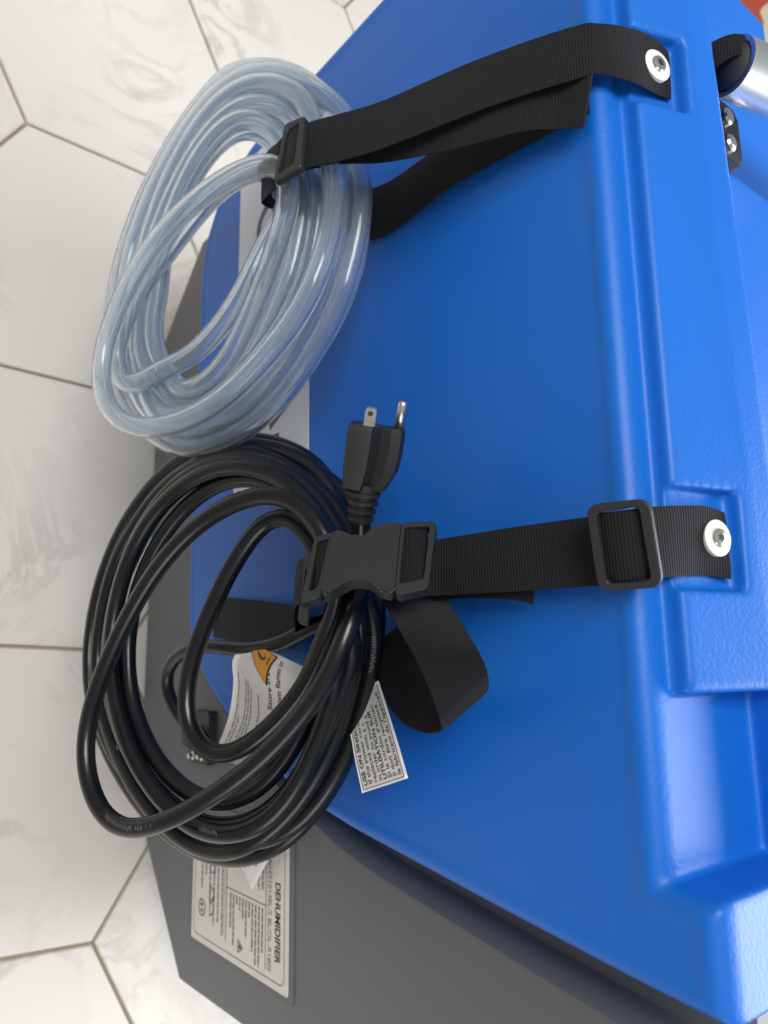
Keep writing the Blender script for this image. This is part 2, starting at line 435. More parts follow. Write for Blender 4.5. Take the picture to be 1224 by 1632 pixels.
# ------------------------------------------------------------------ measured paths (metres)
HOSE_PATH = [(-0.286,-0.0877,0.568), (-0.317,-0.0917,0.5553), (-0.3239,-0.0996,0.5294), (-0.3222,-0.1095,0.4942), (-0.3006,-0.1213,0.4482), (-0.2686,-0.1312,0.4067), (-0.2327,-0.1395,0.3695), (-0.2082,-0.1431,0.3539), (-0.1863,-0.1411,0.3679), (-0.1717,-0.1342,0.4043), (-0.1752,-0.1213,0.4592), (-0.1938,-0.1105,0.4984), (-0.215,-0.1025,0.5241), (-0.2478,-0.096,0.5437), (-0.3105,-0.0663,0.539), (-0.3493,-0.0686,0.5273), (-0.38,-0.0728,0.5082), (-0.3997,-0.0778,0.4846), (-0.4095,-0.0835,0.4568), (-0.4048,-0.0894,0.427), (-0.3858,-0.0948,0.3979), (-0.3559,-0.0994,0.3727), (-0.3186,-0.1024,0.3554), (-0.2754,-0.1042,0.345), (-0.2297,-0.1033,0.3495), (-0.1916,-0.0996,0.3675), (-0.1674,-0.0929,0.3975), (-0.1624,-0.0843,0.431), (-0.1755,-0.0745,0.465), (-0.2022,-0.0658,0.4921), (-0.2366,-0.0588,0.5122), (-0.2747,-0.0538,0.525), (-0.3197,-0.049,0.537), (-0.363,-0.0518,0.5254), (-0.3999,-0.0568,0.5051), (-0.4273,-0.0631,0.4781), (-0.4459,-0.0704,0.445), (-0.4484,-0.0782,0.4064), (-0.4316,-0.086,0.3654), (-0.4,-0.0928,0.3279), (-0.3584,-0.0974,0.302), (-0.3075,-0.0998,0.291), (-0.2506,-0.0987,0.3014), (-0.2017,-0.0944,0.3295), (-0.1709,-0.0866,0.3703), (-0.1625,-0.0775,0.4109), (-0.1729,-0.0669,0.4519), (-0.1974,-0.0567,0.4873), (-0.2321,-0.0474,0.5172), (-0.2729,-0.0412,0.5356), (-0.3206,-0.0372,0.5466), (-0.3678,-0.0409,0.5349), (-0.4098,-0.0476,0.5116), (-0.4419,-0.0558,0.4801), (-0.4636,-0.0647,0.4424), (-0.4666,-0.0741,0.3991), (-0.4479,-0.0831,0.3542), (-0.4145,-0.0909,0.3134), (-0.3728,-0.0966,0.2835), (-0.3227,-0.1003,0.2669), (-0.2637,-0.1011,0.2711), (-0.2064,-0.0982,0.2975), (-0.1623,-0.0905,0.3465), (-0.1423,-0.0802,0.3989), (-0.1477,-0.0665,0.4562), (-0.1746,-0.053,0.5044), (-0.2159,-0.0416,0.5412), (-0.2622,-0.0357,0.5597), (-0.3123,-0.0334,0.5675), (-0.3617,-0.0374,0.5579), (-0.4082,-0.0451,0.5351), (-0.4467,-0.0551,0.5016), (-0.4747,-0.066,0.4601), (-0.4816,-0.0775,0.4106), (-0.4621,-0.0887,0.3586), (-0.4254,-0.0981,0.3125), (-0.3798,-0.1048,0.2809), (-0.325,-0.1087,0.2677), (-0.2611,-0.1095,0.2771), (-0.2003,-0.1066,0.3082), (-0.154,-0.0989,0.3599), (-0.1311,-0.0888,0.4134), (-0.1326,-0.0744,0.4737), (-0.1564,-0.0592,0.5271), (-0.1979,-0.0457,0.5696), (-0.2458,-0.0393,0.59), (-0.2965,-0.0386,0.595), (-0.347,-0.0439,0.5834), (-0.3943,-0.0528,0.5593), (-0.4333,-0.0638,0.5251), (-0.4616,-0.0755,0.4837), (-0.4681,-0.0879,0.4344), (-0.448,-0.0996,0.383), (-0.4122,-0.1096,0.3369), (-0.3699,-0.1171,0.3026), (-0.3194,-0.1221,0.2841), (-0.2565,-0.124,0.2879), (-0.191,-0.1213,0.3201), (-0.1399,-0.1126,0.3784), (-0.1163,-0.1013,0.4358), (-0.1216,-0.0859,0.4966), (-0.1494,-0.0712,0.5454), (-0.1911,-0.0591,0.5824), (-0.2364,-0.0533,0.6009), (-0.2842,-0.052,0.6073), (-0.332,-0.0564,0.5975), (-0.377,-0.0646,0.575), (-0.4135,-0.0753,0.5422), (-0.4386,-0.0866,0.5024), (-0.4426,-0.0984,0.4565), (-0.4222,-0.1094,0.4096), (-0.3875,-0.1186,0.3682), (-0.3454,-0.1252,0.3393), (-0.2944,-0.1288,0.3277), (-0.2345,-0.1289,0.3387), (-0.1792,-0.125,0.3703), (-0.1412,-0.1165,0.4171), (-0.1271,-0.1064,0.4619), (-0.1339,-0.0938,0.5082), (-0.1572,-0.0812,0.5483), (-0.1933,-0.07,0.5809), (-0.2351,-0.0644,0.5974), (-0.2811,-0.0629,0.6029), (-0.3257,-0.0669,0.5925), (-0.3662,-0.074,0.5722), (-0.3987,-0.083,0.5435), (-0.4206,-0.093,0.5078), (-0.4216,-0.1037,0.4662), (-0.3985,-0.1134,0.4255), (-0.3613,-0.121,0.3931), (-0.3185,-0.1259,0.3734), (-0.271,-0.1287,0.3653), (-0.2196,-0.1287,0.373), (-0.1738,-0.1253,0.3962), (-0.1423,-0.1178,0.4339), (-0.1324,-0.1083,0.4728), (-0.1429,-0.097,0.5122), (-0.1681,-0.0867,0.544), (-0.2021,-0.0782,0.5687), (-0.2399,-0.0731,0.5831), (-0.2832,-0.0702,0.5915), (-0.3249,-0.0742,0.5799), (-0.3605,-0.0808,0.5597), (-0.3859,-0.0887,0.533), (-0.4001,-0.0973,0.5015), (-0.3964,-0.1059,0.4675), (-0.3754,-0.1138,0.4348), (-0.3446,-0.1204,0.4065), (-0.3087,-0.1255,0.3853), (-0.2664,-0.1289,0.3728), (-0.2175,-0.1291,0.3779), (-0.1726,-0.1253,0.4019), (-0.1441,-0.1172,0.4406), (-0.1399,-0.1076,0.4782), (-0.1557,-0.0978,0.5111), (-0.1826,-0.0903,0.5344), (-0.2136,-0.0842,0.552), (-0.2473,-0.0797,0.5649), (-0.2879,-0.0755,0.5765), (-0.3261,-0.0792,0.5667), (-0.3575,-0.0847,0.5503), (-0.3794,-0.0917,0.5282), (-0.391,-0.0996,0.5007), (-0.3851,-0.1079,0.4704), (-0.3619,-0.1153,0.4426), (-0.3284,-0.1212,0.4212), (-0.2899,-0.1252,0.4085), (-0.2472,-0.1279,0.4031), (-0.2028,-0.1276,0.4118), (-0.1669,-0.1241,0.4334), (-0.1473,-0.1176,0.4639), (-0.1486,-0.1099,0.4939), (-0.1658,-0.103,0.5182), (-0.1906,-0.098,0.5347), (-0.2171,-0.0939,0.5481), (-0.2464,-0.0899,0.5609), (-0.2625,-0.1013,0.5928), (-0.2834,-0.0997,0.5967), (-0.3006,-0.1057,0.5799), (-0.307,-0.1165,0.5467), (-0.3029,-0.1294,0.5029), (-0.2865,-0.1432,0.4492), (-0.2544,-0.1531,0.4077), (-0.2173,-0.1594,0.3814), (-0.185,-0.1614,0.3764), (-0.1526,-0.1594,0.3921), (-0.1266,-0.1521,0.4302), (-0.1156,-0.1393,0.4827), (-0.1231,-0.1235,0.5347), (-0.1507,-0.1077,0.5784), (-0.1808,-0.0958,0.6081), (-0.2137,-0.0899,0.6223), (-0.2628,-0.0749,0.612), (-0.299,-0.0759,0.6095), (-0.3553,-0.0662,0.5763), (-0.4119,-0.0597,0.5294), (-0.4378,-0.0696,0.4924), (-0.4638,-0.0695,0.4436)]
CORD_PATH = [(0.1431,0.02,0.2149), (0.1356,-0.01,0.2732), (0.1195,-0.03,0.2777), (0.0966,-0.045,0.2708), (0.072,-0.05,0.271), (0.051,-0.05,0.3074), (0.045,-0.045,0.3588), (0.0505,-0.04,0.4168), (0.0475,-0.035,0.4719), (0.0287,-0.03,0.533), (0.0184,-0.0127,0.5657), (-0.0198,-0.0168,0.5575), (-0.0578,-0.0228,0.544), (-0.0896,-0.0307,0.525), (-0.1161,-0.0442,0.4888), (-0.1297,-0.0588,0.4444), (-0.1299,-0.0733,0.394), (-0.1169,-0.0857,0.3464), (-0.0916,-0.0958,0.3044), (-0.0584,-0.1037,0.2706), (-0.0119,-0.1099,0.2452), (0.0373,-0.1131,0.2368), (0.0797,-0.1133,0.2435), (0.1197,-0.1099,0.268), (0.1535,-0.1032,0.3049), (0.1836,-0.0936,0.3484), (0.2027,-0.0823,0.3901), (0.2106,-0.0711,0.4256), (0.2101,-0.0588,0.4598), (0.1977,-0.0464,0.4903), (0.1759,-0.0352,0.516), (0.1459,-0.0251,0.538), (0.111,-0.0179,0.5535), (0.0686,-0.0132,0.5639), (0.0307,-0.0165,0.578), (-0.0084,-0.0187,0.5741), (-0.0424,-0.0241,0.5631), (-0.0738,-0.0322,0.5449), (-0.0956,-0.0434,0.5172), (-0.1096,-0.0591,0.4737), (-0.1114,-0.0737,0.4278), (-0.0951,-0.0872,0.3808), (-0.0683,-0.0973,0.343), (-0.0332,-0.1052,0.313), (0.0097,-0.1108,0.2931), (0.056,-0.1141,0.2844), (0.0957,-0.1135,0.2942), (0.1301,-0.1085,0.3215), (0.161,-0.0996,0.3613), (0.1821,-0.0894,0.3987), (0.1963,-0.076,0.4405), (0.1946,-0.0625,0.4762), (0.1761,-0.049,0.5079), (0.1438,-0.0367,0.5349), (0.1038,-0.0277,0.554), (0.064,-0.021,0.5683), (0.0112,-0.031,0.5826), (-0.0303,-0.0355,0.5739), (-0.0628,-0.0433,0.5571), (-0.089,-0.0557,0.5278), (-0.1087,-0.0714,0.4856), (-0.1093,-0.086,0.4413), (-0.0935,-0.0994,0.396), (-0.0672,-0.1091,0.3615), (-0.036,-0.117,0.3325), (0.0055,-0.1226,0.3137), (0.0505,-0.1264,0.3035), (0.0891,-0.1257,0.3134), (0.1253,-0.1212,0.3386), (0.1558,-0.1136,0.3726), (0.1785,-0.1028,0.4117), (0.1949,-0.0905,0.4494), (0.1954,-0.077,0.4843), (0.184,-0.0647,0.5126), (0.163,-0.0534,0.5364), (0.1324,-0.0433,0.5569), (0.0981,-0.0359,0.5717), (0.0552,-0.0314,0.581), (0.018,-0.0555,0.6013), (-0.0169,-0.0611,0.591), (-0.0473,-0.0689,0.5753), (-0.0698,-0.079,0.5533), (-0.0844,-0.0936,0.518), (-0.0855,-0.1082,0.4786), (-0.0681,-0.1224,0.4366), (-0.0386,-0.1325,0.4052), (0.0032,-0.139,0.387), (0.0536,-0.1417,0.3847), (0.091,-0.1397,0.3978), (0.1233,-0.1352,0.4177), (0.1508,-0.1273,0.4452), (0.1699,-0.1172,0.4746), (0.1786,-0.1071,0.4999), (0.1761,-0.0948,0.527), (0.1634,-0.0831,0.5502), (0.1365,-0.073,0.569), (0.1041,-0.0656,0.5825), (0.0593,-0.0588,0.5949), (0.0125,-0.0528,0.5866), (-0.0283,-0.0596,0.5732), (-0.0606,-0.0697,0.5511), (-0.0785,-0.0831,0.5185), (-0.0788,-0.0977,0.4793), (-0.0611,-0.1101,0.4433), (-0.0318,-0.1202,0.4126), (0.0057,-0.1269,0.3932), (0.0466,-0.1303,0.3864), (0.0866,-0.1292,0.396), (0.1195,-0.124,0.4177), (0.1451,-0.1146,0.449), (0.1599,-0.1022,0.4831), (0.1566,-0.0888,0.5146), (0.1393,-0.0775,0.5382), (0.1095,-0.0674,0.5582), (0.0718,-0.0584,0.5755), (0.02,-0.0279,0.582), (-0.0214,-0.0321,0.5739), (-0.0556,-0.0384,0.5606), (-0.0829,-0.0481,0.5383), (-0.105,-0.0627,0.5008), (-0.1146,-0.0784,0.4547), (-0.1028,-0.0918,0.4109), (-0.0776,-0.1031,0.3714), (-0.0443,-0.112,0.3385), (-0.0059,-0.1183,0.3162), (0.0334,-0.1233,0.2997), (0.0729,-0.1255,0.296), (0.1109,-0.1233,0.313), (0.1453,-0.1154,0.3512), (0.1691,-0.1053,0.391), (0.1881,-0.0918,0.4349), (0.1948,-0.0772,0.4747), (0.1872,-0.0638,0.5066), (0.1679,-0.0514,0.5333), (0.137,-0.0402,0.5562), (0.1026,-0.033,0.5707), (0.0617,-0.0283,0.5804), (0.0171,-0.0452,0.5944), (-0.0209,-0.0508,0.5839), (-0.0546,-0.0598,0.5653), (-0.0797,-0.0722,0.537), (-0.0954,-0.0868,0.4994), (-0.0945,-0.1013,0.4573), (-0.0793,-0.1137,0.4182), (-0.0507,-0.1227,0.3889), (-0.0148,-0.1294,0.3676), (0.0249,-0.1332,0.3582), (0.0668,-0.135,0.3577), (0.1045,-0.1317,0.3767), (0.1369,-0.1249,0.405), (0.1618,-0.1144,0.4407), (0.1769,-0.1002,0.48), (0.1737,-0.0856,0.5141), (0.1558,-0.0722,0.5421), (0.124,-0.0609,0.564), (0.0907,-0.0531,0.579), (0.0552,-0.0475,0.5898), (0.0136,-0.062,0.5959), (-0.0221,-0.0709,0.5785), (-0.0452,-0.0788,0.562), (-0.0458,-0.0867,0.5446), (-0.0269,-0.0945,0.527), (-0.0006,-0.1024,0.5091), (0.0284,-0.1091,0.4939), (0.0577,-0.1147,0.4813), (0.0848,-0.1176,0.4758), (0.1111,-0.1163,0.4816), (0.1256,-0.1113,0.4951), (0.1275,-0.1024,0.5162), (0.1132,-0.0911,0.5399), (0.0921,-0.0799,0.5621), (0.0633,-0.0687,0.5833), (0.0326,-0.0608,0.5979), (0.0001,-0.078,0.6191), (-0.0363,-0.0869,0.6032), (-0.0486,-0.0948,0.5883), (-0.0541,-0.1015,0.5747), (-0.0511,-0.1139,0.5486), (-0.0358,-0.1296,0.5124), (-0.0081,-0.1431,0.4793), (0.0296,-0.1543,0.4512), (0.0706,-0.1633,0.4292), (0.1026,-0.1682,0.4186), (0.1294,-0.1696,0.4193), (0.1544,-0.1666,0.4334), (0.1714,-0.161,0.453), (0.1745,-0.1532,0.4747), (0.1653,-0.1408,0.5036), (0.1484,-0.1251,0.5361), (0.1226,-0.106,0.5715), (0.0862,-0.0869,0.604), (0.0593,-0.078,0.6188), (0.0323,-0.0735,0.6263), (0.0141,-0.052,0.6073), (-0.0062,-0.056,0.6124), (-0.0209,-0.064,0.6235), (-0.0311,-0.068,0.6304), (-0.0368,-0.07,0.6346)]
STRAP_HOSE_A = [(-0.3159,0.05,0.8029), (-0.319,0.036,0.8019), (-0.3167,0.014,0.7986), (-0.3137,-0.006,0.7915), (-0.3171,-0.014,0.7779), (-0.3249,-0.035,0.7187), (-0.3188,-0.066,0.658), (-0.3176,-0.084,0.6293), (-0.3188,-0.096,0.6072), (-0.3189,-0.102,0.5867), (-0.3213,-0.1,0.562)]
STRAP_HOSE_B = [(-0.2828,0.05,0.8015), (-0.2811,0.036,0.7997), (-0.2784,0.014,0.7988), (-0.2809,-0.006,0.7888), (-0.2807,-0.014,0.778), (-0.2856,-0.035,0.7239), (-0.2803,-0.066,0.664), (-0.2782,-0.084,0.6352), (-0.2824,-0.096,0.6075), (-0.2825,-0.102,0.583), (-0.2847,-0.1,0.5593)]
STRAP_HOSE_TAIL_A = [(-0.3308,-0.092,0.5833), (-0.3236,-0.076,0.6178), (-0.3169,-0.058,0.6478), (-0.3111,-0.04,0.6932), (-0.2984,-0.022,0.7434), (-0.2916,-0.012,0.7687), (-0.2811,-0.01,0.7873)]
STRAP_HOSE_TAIL_B = [(-0.2938,-0.092,0.5839), (-0.2882,-0.076,0.6176), (-0.2807,-0.058,0.647), (-0.2718,-0.04,0.6915), (-0.2639,-0.022,0.7412), (-0.2573,-0.012,0.7623), (-0.2494,-0.01,0.778)]
STRAP_HOSE_BACK_A = [(-0.3171,-0.103,0.5803), (-0.3176,-0.104,0.5654), (-0.3348,-0.09,0.5321), (-0.3585,-0.06,0.4997), (-0.3563,-0.03,0.5131), (-0.3195,-0.012,0.5723), (-0.3138,-0.007,0.6493), (-0.3082,-0.005,0.7277), (-0.2979,-0.004,0.7772)]
STRAP_HOSE_BACK_B = [(-0.279,-0.1045,0.5802), (-0.2789,-0.105,0.5645), (-0.2963,-0.09,0.5313), (-0.3198,-0.0585,0.4981), (-0.3188,-0.0235,0.5083), (-0.2799,-0.004,0.5645), (-0.2759,-0.0065,0.6574), (-0.269,-0.004,0.7297), (-0.2595,-0.0065,0.7807)]
STRAP_CORD_A = [(-0.0192,0.06,0.8041), (-0.0211,0.04,0.8027), (-0.0185,0.008,0.7948), (-0.0163,-0.008,0.7869), (-0.0156,-0.012,0.7623), (-0.0152,-0.022,0.7195), (-0.0135,-0.036,0.6702), (-0.012,-0.047,0.6648), (-0.0096,-0.058,0.6585)]
STRAP_CORD_B = [(0.0187,0.06,0.8042), (0.017,0.04,0.7982), (0.0197,0.008,0.7961), (0.0217,-0.008,0.7867), (0.0226,-0.012,0.7634), (0.0225,-0.022,0.722), (0.0217,-0.036,0.6687), (0.0212,-0.047,0.6613), (0.0203,-0.058,0.6539)]
STRAP_CORD_TAIL_A = [(-0.0129,-0.03,0.6563), (-0.0135,-0.022,0.6882), (-0.0128,-0.016,0.7138), (-0.0123,-0.012,0.7259)]
STRAP_CORD_TAIL_B = [(0.0237,-0.03,0.6549), (0.0241,-0.022,0.6873), (0.0271,-0.016,0.7124), (0.0301,-0.012,0.7222)]
STRAP_CORD_DROP_A = [(-0.0086,-0.082,0.6386), (-0.005,-0.094,0.618), (-0.0034,-0.1,0.6105), (-0.0035,-0.085,0.5802), (0.0006,-0.05,0.5271), (0.0136,-0.018,0.4738), (0.0063,-0.01,0.4001), (0.0002,-0.008,0.3469), (-0.0052,-0.007,0.2967)]
STRAP_CORD_DROP_B = [(0.0195,-0.082,0.635), (0.0221,-0.092,0.6114), (0.0243,-0.096,0.5999), (0.0285,-0.08,0.5677), (0.0353,-0.047,0.5155), (0.0504,-0.016,0.4632), (0.0459,-0.01,0.4014), (0.0411,-0.008,0.3463), (0.0359,-0.007,0.2921)]
STRAP_CORD_LOOP_A = [(0.0123,-0.045,0.6155), (0.0258,-0.052,0.6336), (0.0451,-0.062,0.6618), (0.0636,-0.066,0.682), (0.0817,-0.062,0.6886), (0.0955,-0.052,0.6833), (0.1031,-0.038,0.6664), (0.1057,-0.027,0.6363), (0.0992,-0.022,0.6081), (0.0792,-0.02,0.5852), (0.0507,-0.018,0.5721)]
STRAP_CORD_LOOP_B = [(0.0092,-0.013,0.6463), (0.0231,-0.023,0.6614), (0.0424,-0.041,0.6941), (0.0571,-0.053,0.7176), (0.0672,-0.0535,0.7233), (0.0742,-0.043,0.714), (0.0806,-0.029,0.6965), (0.085,-0.0155,0.6667), (0.0747,-0.004,0.6331), (0.0516,-0.004,0.6128), (0.0277,-0.004,0.6123)]
TAG_USE = [[(0.1465, -0.042, 0.5933), (0.1389, -0.042, 0.6183), (0.1319, -0.042, 0.6409)], [(0.127, -0.04, 0.583), (0.1205, -0.038, 0.6043), (0.1141, -0.037, 0.6261)], [(0.107, -0.034, 0.5675), (0.101, -0.031, 0.587), (0.095, -0.031, 0.6087)], [(0.0874, -0.026, 0.5436), (0.0807, -0.024, 0.5661), (0.0747, -0.024, 0.5891)]]
TAG_WARN = [[(0.1384, -0.045, 0.3815), (0.1459, -0.046, 0.4379), (0.1459, -0.046, 0.4976)], [(0.1062, -0.05, 0.4148), (0.1131, -0.052, 0.4835), (0.1169, -0.05, 0.5303)], [(0.0787, -0.05, 0.4226), (0.0878, -0.055, 0.491), (0.0945, -0.05, 0.5386)], [(0.059, -0.047, 0.4145), (0.0681, -0.052, 0.4821), (0.0779, -0.046, 0.5338)], [(0.0441, -0.038, 0.4161), (0.0535, -0.042, 0.4741), (0.0682, -0.04, 0.5312)]]
TAG_CORNER = [[(0.2691, 0.016, 0.3408), (0.2512, 0.015, 0.3586), (0.234, 0.014, 0.376)], [(0.2487, 0.012, 0.3201), (0.2307, 0.01, 0.3419), (0.216, 0.008, 0.363)], [(0.233, 0.006, 0.3077), (0.2152, 0.004, 0.3289), (0.1994, 0.002, 0.3519)]]
BUCKLE = {'o': (0.0038, -0.079, 0.6538), 'u': (-0.0476, 0.7013, 0.7113), 'v': (0.9073, -0.2675, 0.3244), 'n': (-0.4178, -0.6608, 0.6235), 'body': [(-0.0229, -0.0247), (-0.0152, -0.0221), (-0.0088, -0.0172), (-0.0025, -0.0185), (0.0033, -0.0245), (0.0199, -0.0266), (0.0151, 0.0229), (0.0084, 0.0232), (0.0001, 0.0148), (-0.0082, 0.0124), (-0.0157, 0.0152), (-0.0246, 0.0217), (-0.0288, 0.0201)], 'low_out': [(-0.0348, -0.0216), (-0.0229, -0.0247), (-0.0288, 0.0214), (-0.0411, 0.025)], 'low_in': [(-0.0322, -0.0185), (-0.0255, -0.0198), (-0.031, 0.0148), (-0.0362, 0.0169)], 'male_out': [(0.0199, -0.0266), (0.0417, -0.0249), (0.035, 0.022), (0.015, 0.025)], 'male_in': [(0.0222, -0.0226), (0.0373, -0.0216), (0.0323, 0.015), (0.0181, 0.0172)], 'back': [(-0.0419, -0.0129), (-0.0357, -0.0161), (-0.0375, 0.0353), (-0.0436, 0.0327)]}
LADDER = {'o': (0.0037, -0.017, 0.7906), 'u': (0.0127, 0.3181, 0.948), 'v': (0.9739, 0.2109, -0.0839), 'n': (0.2266, -0.9243, 0.3071), 'out': [(-0.0172, -0.0227), (0.0151, -0.0227), (0.0167, 0.0224), (-0.0163, 0.0231)], 'inn': [(-0.0124, -0.0182), (0.0097, -0.0188), (0.0113, 0.0186), (-0.0112, 0.0193)]}
HOSE_SLIDER = {'o': (-0.2876, -0.108, 0.6068), 'u': (0.0, 0.3489, 0.9371), 'v': (0.9823, -0.1757, 0.0654), 'n': (-0.1875, -0.9205, 0.3428), 'out': [(-0.0087, -0.0296), (0.0094, -0.029), (0.0134, 0.0193), (-0.0102, 0.0231)], 'inn': [(-0.0052, -0.022), (0.0051, -0.0247), (0.0063, 0.0124), (-0.0068, 0.0167)]}
CORD_PRINTS = [((0.172, -0.16, 0.45), (0.1658, -0.14, 0.5016), 1), ((0.0382, -0.03, 0.594), (0.0746, -0.03, 0.584), 2), ((0.1824, -0.12, 0.498), (0.1943, -0.09, 0.5187), 3)]
SCREW_POINTS = [(-0.2995, 0.036, 0.8024), (-0.0037, 0.05, 0.8039)]

# ------------------------------------------------------------------ floor: hexagonal marble tiles in grout
floor = mesh_obj("floor", [(-9, -4, 0), (6, -4, 0), (6, 9, 0), (-9, 9, 0)], [(0, 1, 2, 3)], M_GROUT, None, False)
floor["kind"] = "structure"
EDGE = 0.2012; FLAT = EDGE * math.sqrt(3); ROT = math.radians(-2.9); GAP = 0.0046
def tile_mesh():
    bm = bmesh.new()
    R = EDGE - GAP / math.sqrt(3)
    top = [bm.verts.new((R * math.sin(k * math.pi / 3), R * math.cos(k * math.pi / 3), .002)) for k in range(6)]
    bot = [bm.verts.new((v.co.x, v.co.y, -.004)) for v in top]
    f = bm.faces.new(top[::-1])
    for i in range(6):
        bm.faces.new((top[i], top[(i + 1) % 6], bot[(i + 1) % 6], bot[i]))
    bmesh.ops.recalc_face_normals(bm, faces=bm.faces[:])
    bmesh.ops.bevel(bm, geom=list(f.edges), offset=.0013, segments=2, affect='EDGES')
    me = bpy.data.meshes.new("tile"); bm.to_mesh(me); bm.free(); me.materials.append(M_MARBLE)
    return me
tile_me = tile_mesh()
cR, sR = math.cos(ROT), math.sin(ROT)
for i in range(-7, 8):
    for j in range(-4, 12):
        # V1 corner of the pattern lies at (-0.661, -0.165); a tile centre is EDGE below its top corner
        gx = i * FLAT + (j % 2) * FLAT / 2
        gy = j * 1.5 * EDGE - EDGE
        x = -0.661 + gx * cR - gy * sR; y = -0.165 + gx * sR + gy * cR
        if -3.4 < x < 1.5 and -1.0 < y < 4.0:
            if x > .9 and y > 0.6: continue
            t = bpy.data.objects.new("tile", tile_me)
            sc.collection.objects.link(t); t.parent = floor
            t.location = (x, y, .0035 + random.uniform(-.0004, .0004)); t.rotation_euler = (0, 0, ROT + random.choice((0, 2, 4)) * math.pi / 3)

# ------------------------------------------------------------------ dehumidifier
dh = thing("dehumidifier", "large blue moulded plastic dehumidifier with grey base standing on hexagonal marble tiles", "dehumidifier", (-0.05, 0.16, 0))

def prism_x(bm, prof0, prof1, x0, x1):
    a = [bm.verts.new((x0, y, Z0 + z)) for y, z in prof0]
    b = [bm.verts.new((x1, y, Z0 + z)) for y, z in prof1]
    n = len(a)
    bm.faces.new(a[::-1]); bm.faces.new(b)
    for i in range(n):
        bm.faces.new((a[i], a[(i + 1) % n], b[(i + 1) % n], b[i]))

def box(bm, x0, x1, y0, y1, z0, z1):
    prism_x(bm, [(y0, z0), (y1, z0), (y1, z1), (y0, z1)], [(y0, z0), (y1, z0), (y1, z1), (y0, z1)], x0, x1)

def inset_poly(poly, d):
    """offset a closed anticlockwise 2D polygon inwards by d"""
    n = len(poly); out = []
    for i in range(n):
        p0, p, p1 = Vector(poly[i - 1]), Vector(poly[i]), Vector(poly[(i + 1) % n])
        e0, e1 = (p - p0).normalized(), (p1 - p).normalized()
        n0, n1 = Vector((-e0.y, e0.x)), Vector((-e1.y, e1.x))
        b = (n0 + n1); b = b / max(.4, b.dot(n0))
        out.append(tuple(p + b * d))
    return out

def loft_front(bm, poly, steps):
    """solid between layers (inset, depth) of one outline standing in the x-z plane"""
    L = []
    for d, y in steps:
        L.append([bm.verts.new((x, y, Z0 + z)) for x, z in (inset_poly(poly, d) if d else poly)])
    n = len(poly)
    bm.faces.new(L[0]); bm.faces.new(L[-1][::-1])
    for a in range(len(L) - 1):
        for i in range(n):
            k = (i + 1) % n
            bm.faces.new((L[a][i], L[a + 1][i], L[a + 1][k], L[a][k]))

def housing():
    bm = bmesh.new()
    right = [(.2290, .035), (.2225, -.02), (.2085, -.12), (.1945, -.215), (.1875, -.262), (.1775, -.312), (.160, -.368), (.139, -.420), (.115, -.470), (.092, -.507), (.066, -.541), (.036, -.563), (.0, -.572)]
    left = [(-.40, -.566), (-.44, -.556), (-.472, -.53), (-.495, -.49), (-.506, -.44), (-.51, -.38)]
    # anticlockwise seen from the front (x right, z up)
    poly = [(-.51, .006), *[p for p in left[::-1]], *[p for p in right[::-1]], (.1745, .035), (.1705, .006)]
    loft_front(bm, poly, [(.016, 0), (.0120, -.0009), (.0080, -.0010), (.0045, .0008), (.0015, .0046), (0, .0108), (0, .100)])
    def edge_y(x): return .074 + (x + .51) * (.104 - .074) / .59
    def top(x):
        e = edge_y(x); return [(.019, -.10), (.019, .0165), (.0202, .0185), (e - .024, .0330), (e - .003, .0369), (e - .0008, .0362), (e, .0340), (e, -.10)]
    def pocket(x, yb):
        e = edge_y(x); zb = .0185 + (yb - .0202) / (e - .024 - .0202) * (.0330 - .0185)
        return [(.019, -.10), (.019, .0125), (yb, .0205), (yb, zb), (e - .024, .0330), (e - .003, .0369), (e - .0008, .0362), (e, .0340), (e, -.10)]
    segs = [(-.51, -.322, None), (-.322, -.2705, .0555), (-.2705, -.031, None), (-.031, .0255, .0665), (.0255, .0762, None)]
    for x0, x1, yb in segs:
        x0 -= .0001 if x0 > -.5 else 0; x1 += .0001 if x1 < .07 else 0
        if yb is None: prism_x(bm, top(x0), top(x1), x0, x1)
        else: prism_x(bm, pocket(x0, yb), pocket(x1, yb), x0, x1)
    e0, e1 = top(.0760), [(y, z - (.0028 if z > 0 else 0)) for y, z in top(.0802)]
    prism_x(bm, e0, e1, .0760, .0802)                       # rounded end of the lid
    box(bm, -.51, .165, .028, .30, -.30, -.016)            # body, its top is the floor of the handle recess
    box(bm, .078, .190, .01, .30, -.05, .006)              # floor of the notch
    box(bm, .070, .2085, .099, .30, -.02, .040)             # wall behind the notch
    prism_x(bm, [(.09, -.005), (.30, -.005), (.30, .045), (.09, .0348)], [(.09, -.005), (.30, -.005), (.30, .045), (.09, .0348)], .1745, .2235)
    box(bm, -.30, -.05, .145, .30, -.10, -.004)             # raised rib in the handle recess
    prism_x(bm, [(.16, -.1), (.30, -.1), (.30, -.006), (.17, -.006)], [(.12, -.1), (.30, -.1), (.30, -.006), (.13, -.006)], -.22, .08)
    bmesh.ops.recalc_face_normals(bm, faces=bm.faces[:])
    o = bm_obj("housing", bm, M_BLUE, None, True)
    r = o.modifiers.new("r", 'REMESH'); r.mode = 'VOXEL'; r.voxel_size = .0019; r.adaptivity = 0
    s = o.modifiers.new("s", 'SMOOTH'); s.factor = .5; s.iterations = 8
    dg = bpy.context.evaluated_depsgraph_get()
    me = bpy.data.meshes.new_from_object(o.evaluated_get(dg))
    old = o.data; o.modifiers.clear(); o.data = me; bpy.data.meshes.remove(old)
    me.name = "housing"
    me.polygons.foreach_set("use_smooth", [True] * len(me.polygons))
    o.parent = dh; o.location = -dh.location
    return o
hs = housing()
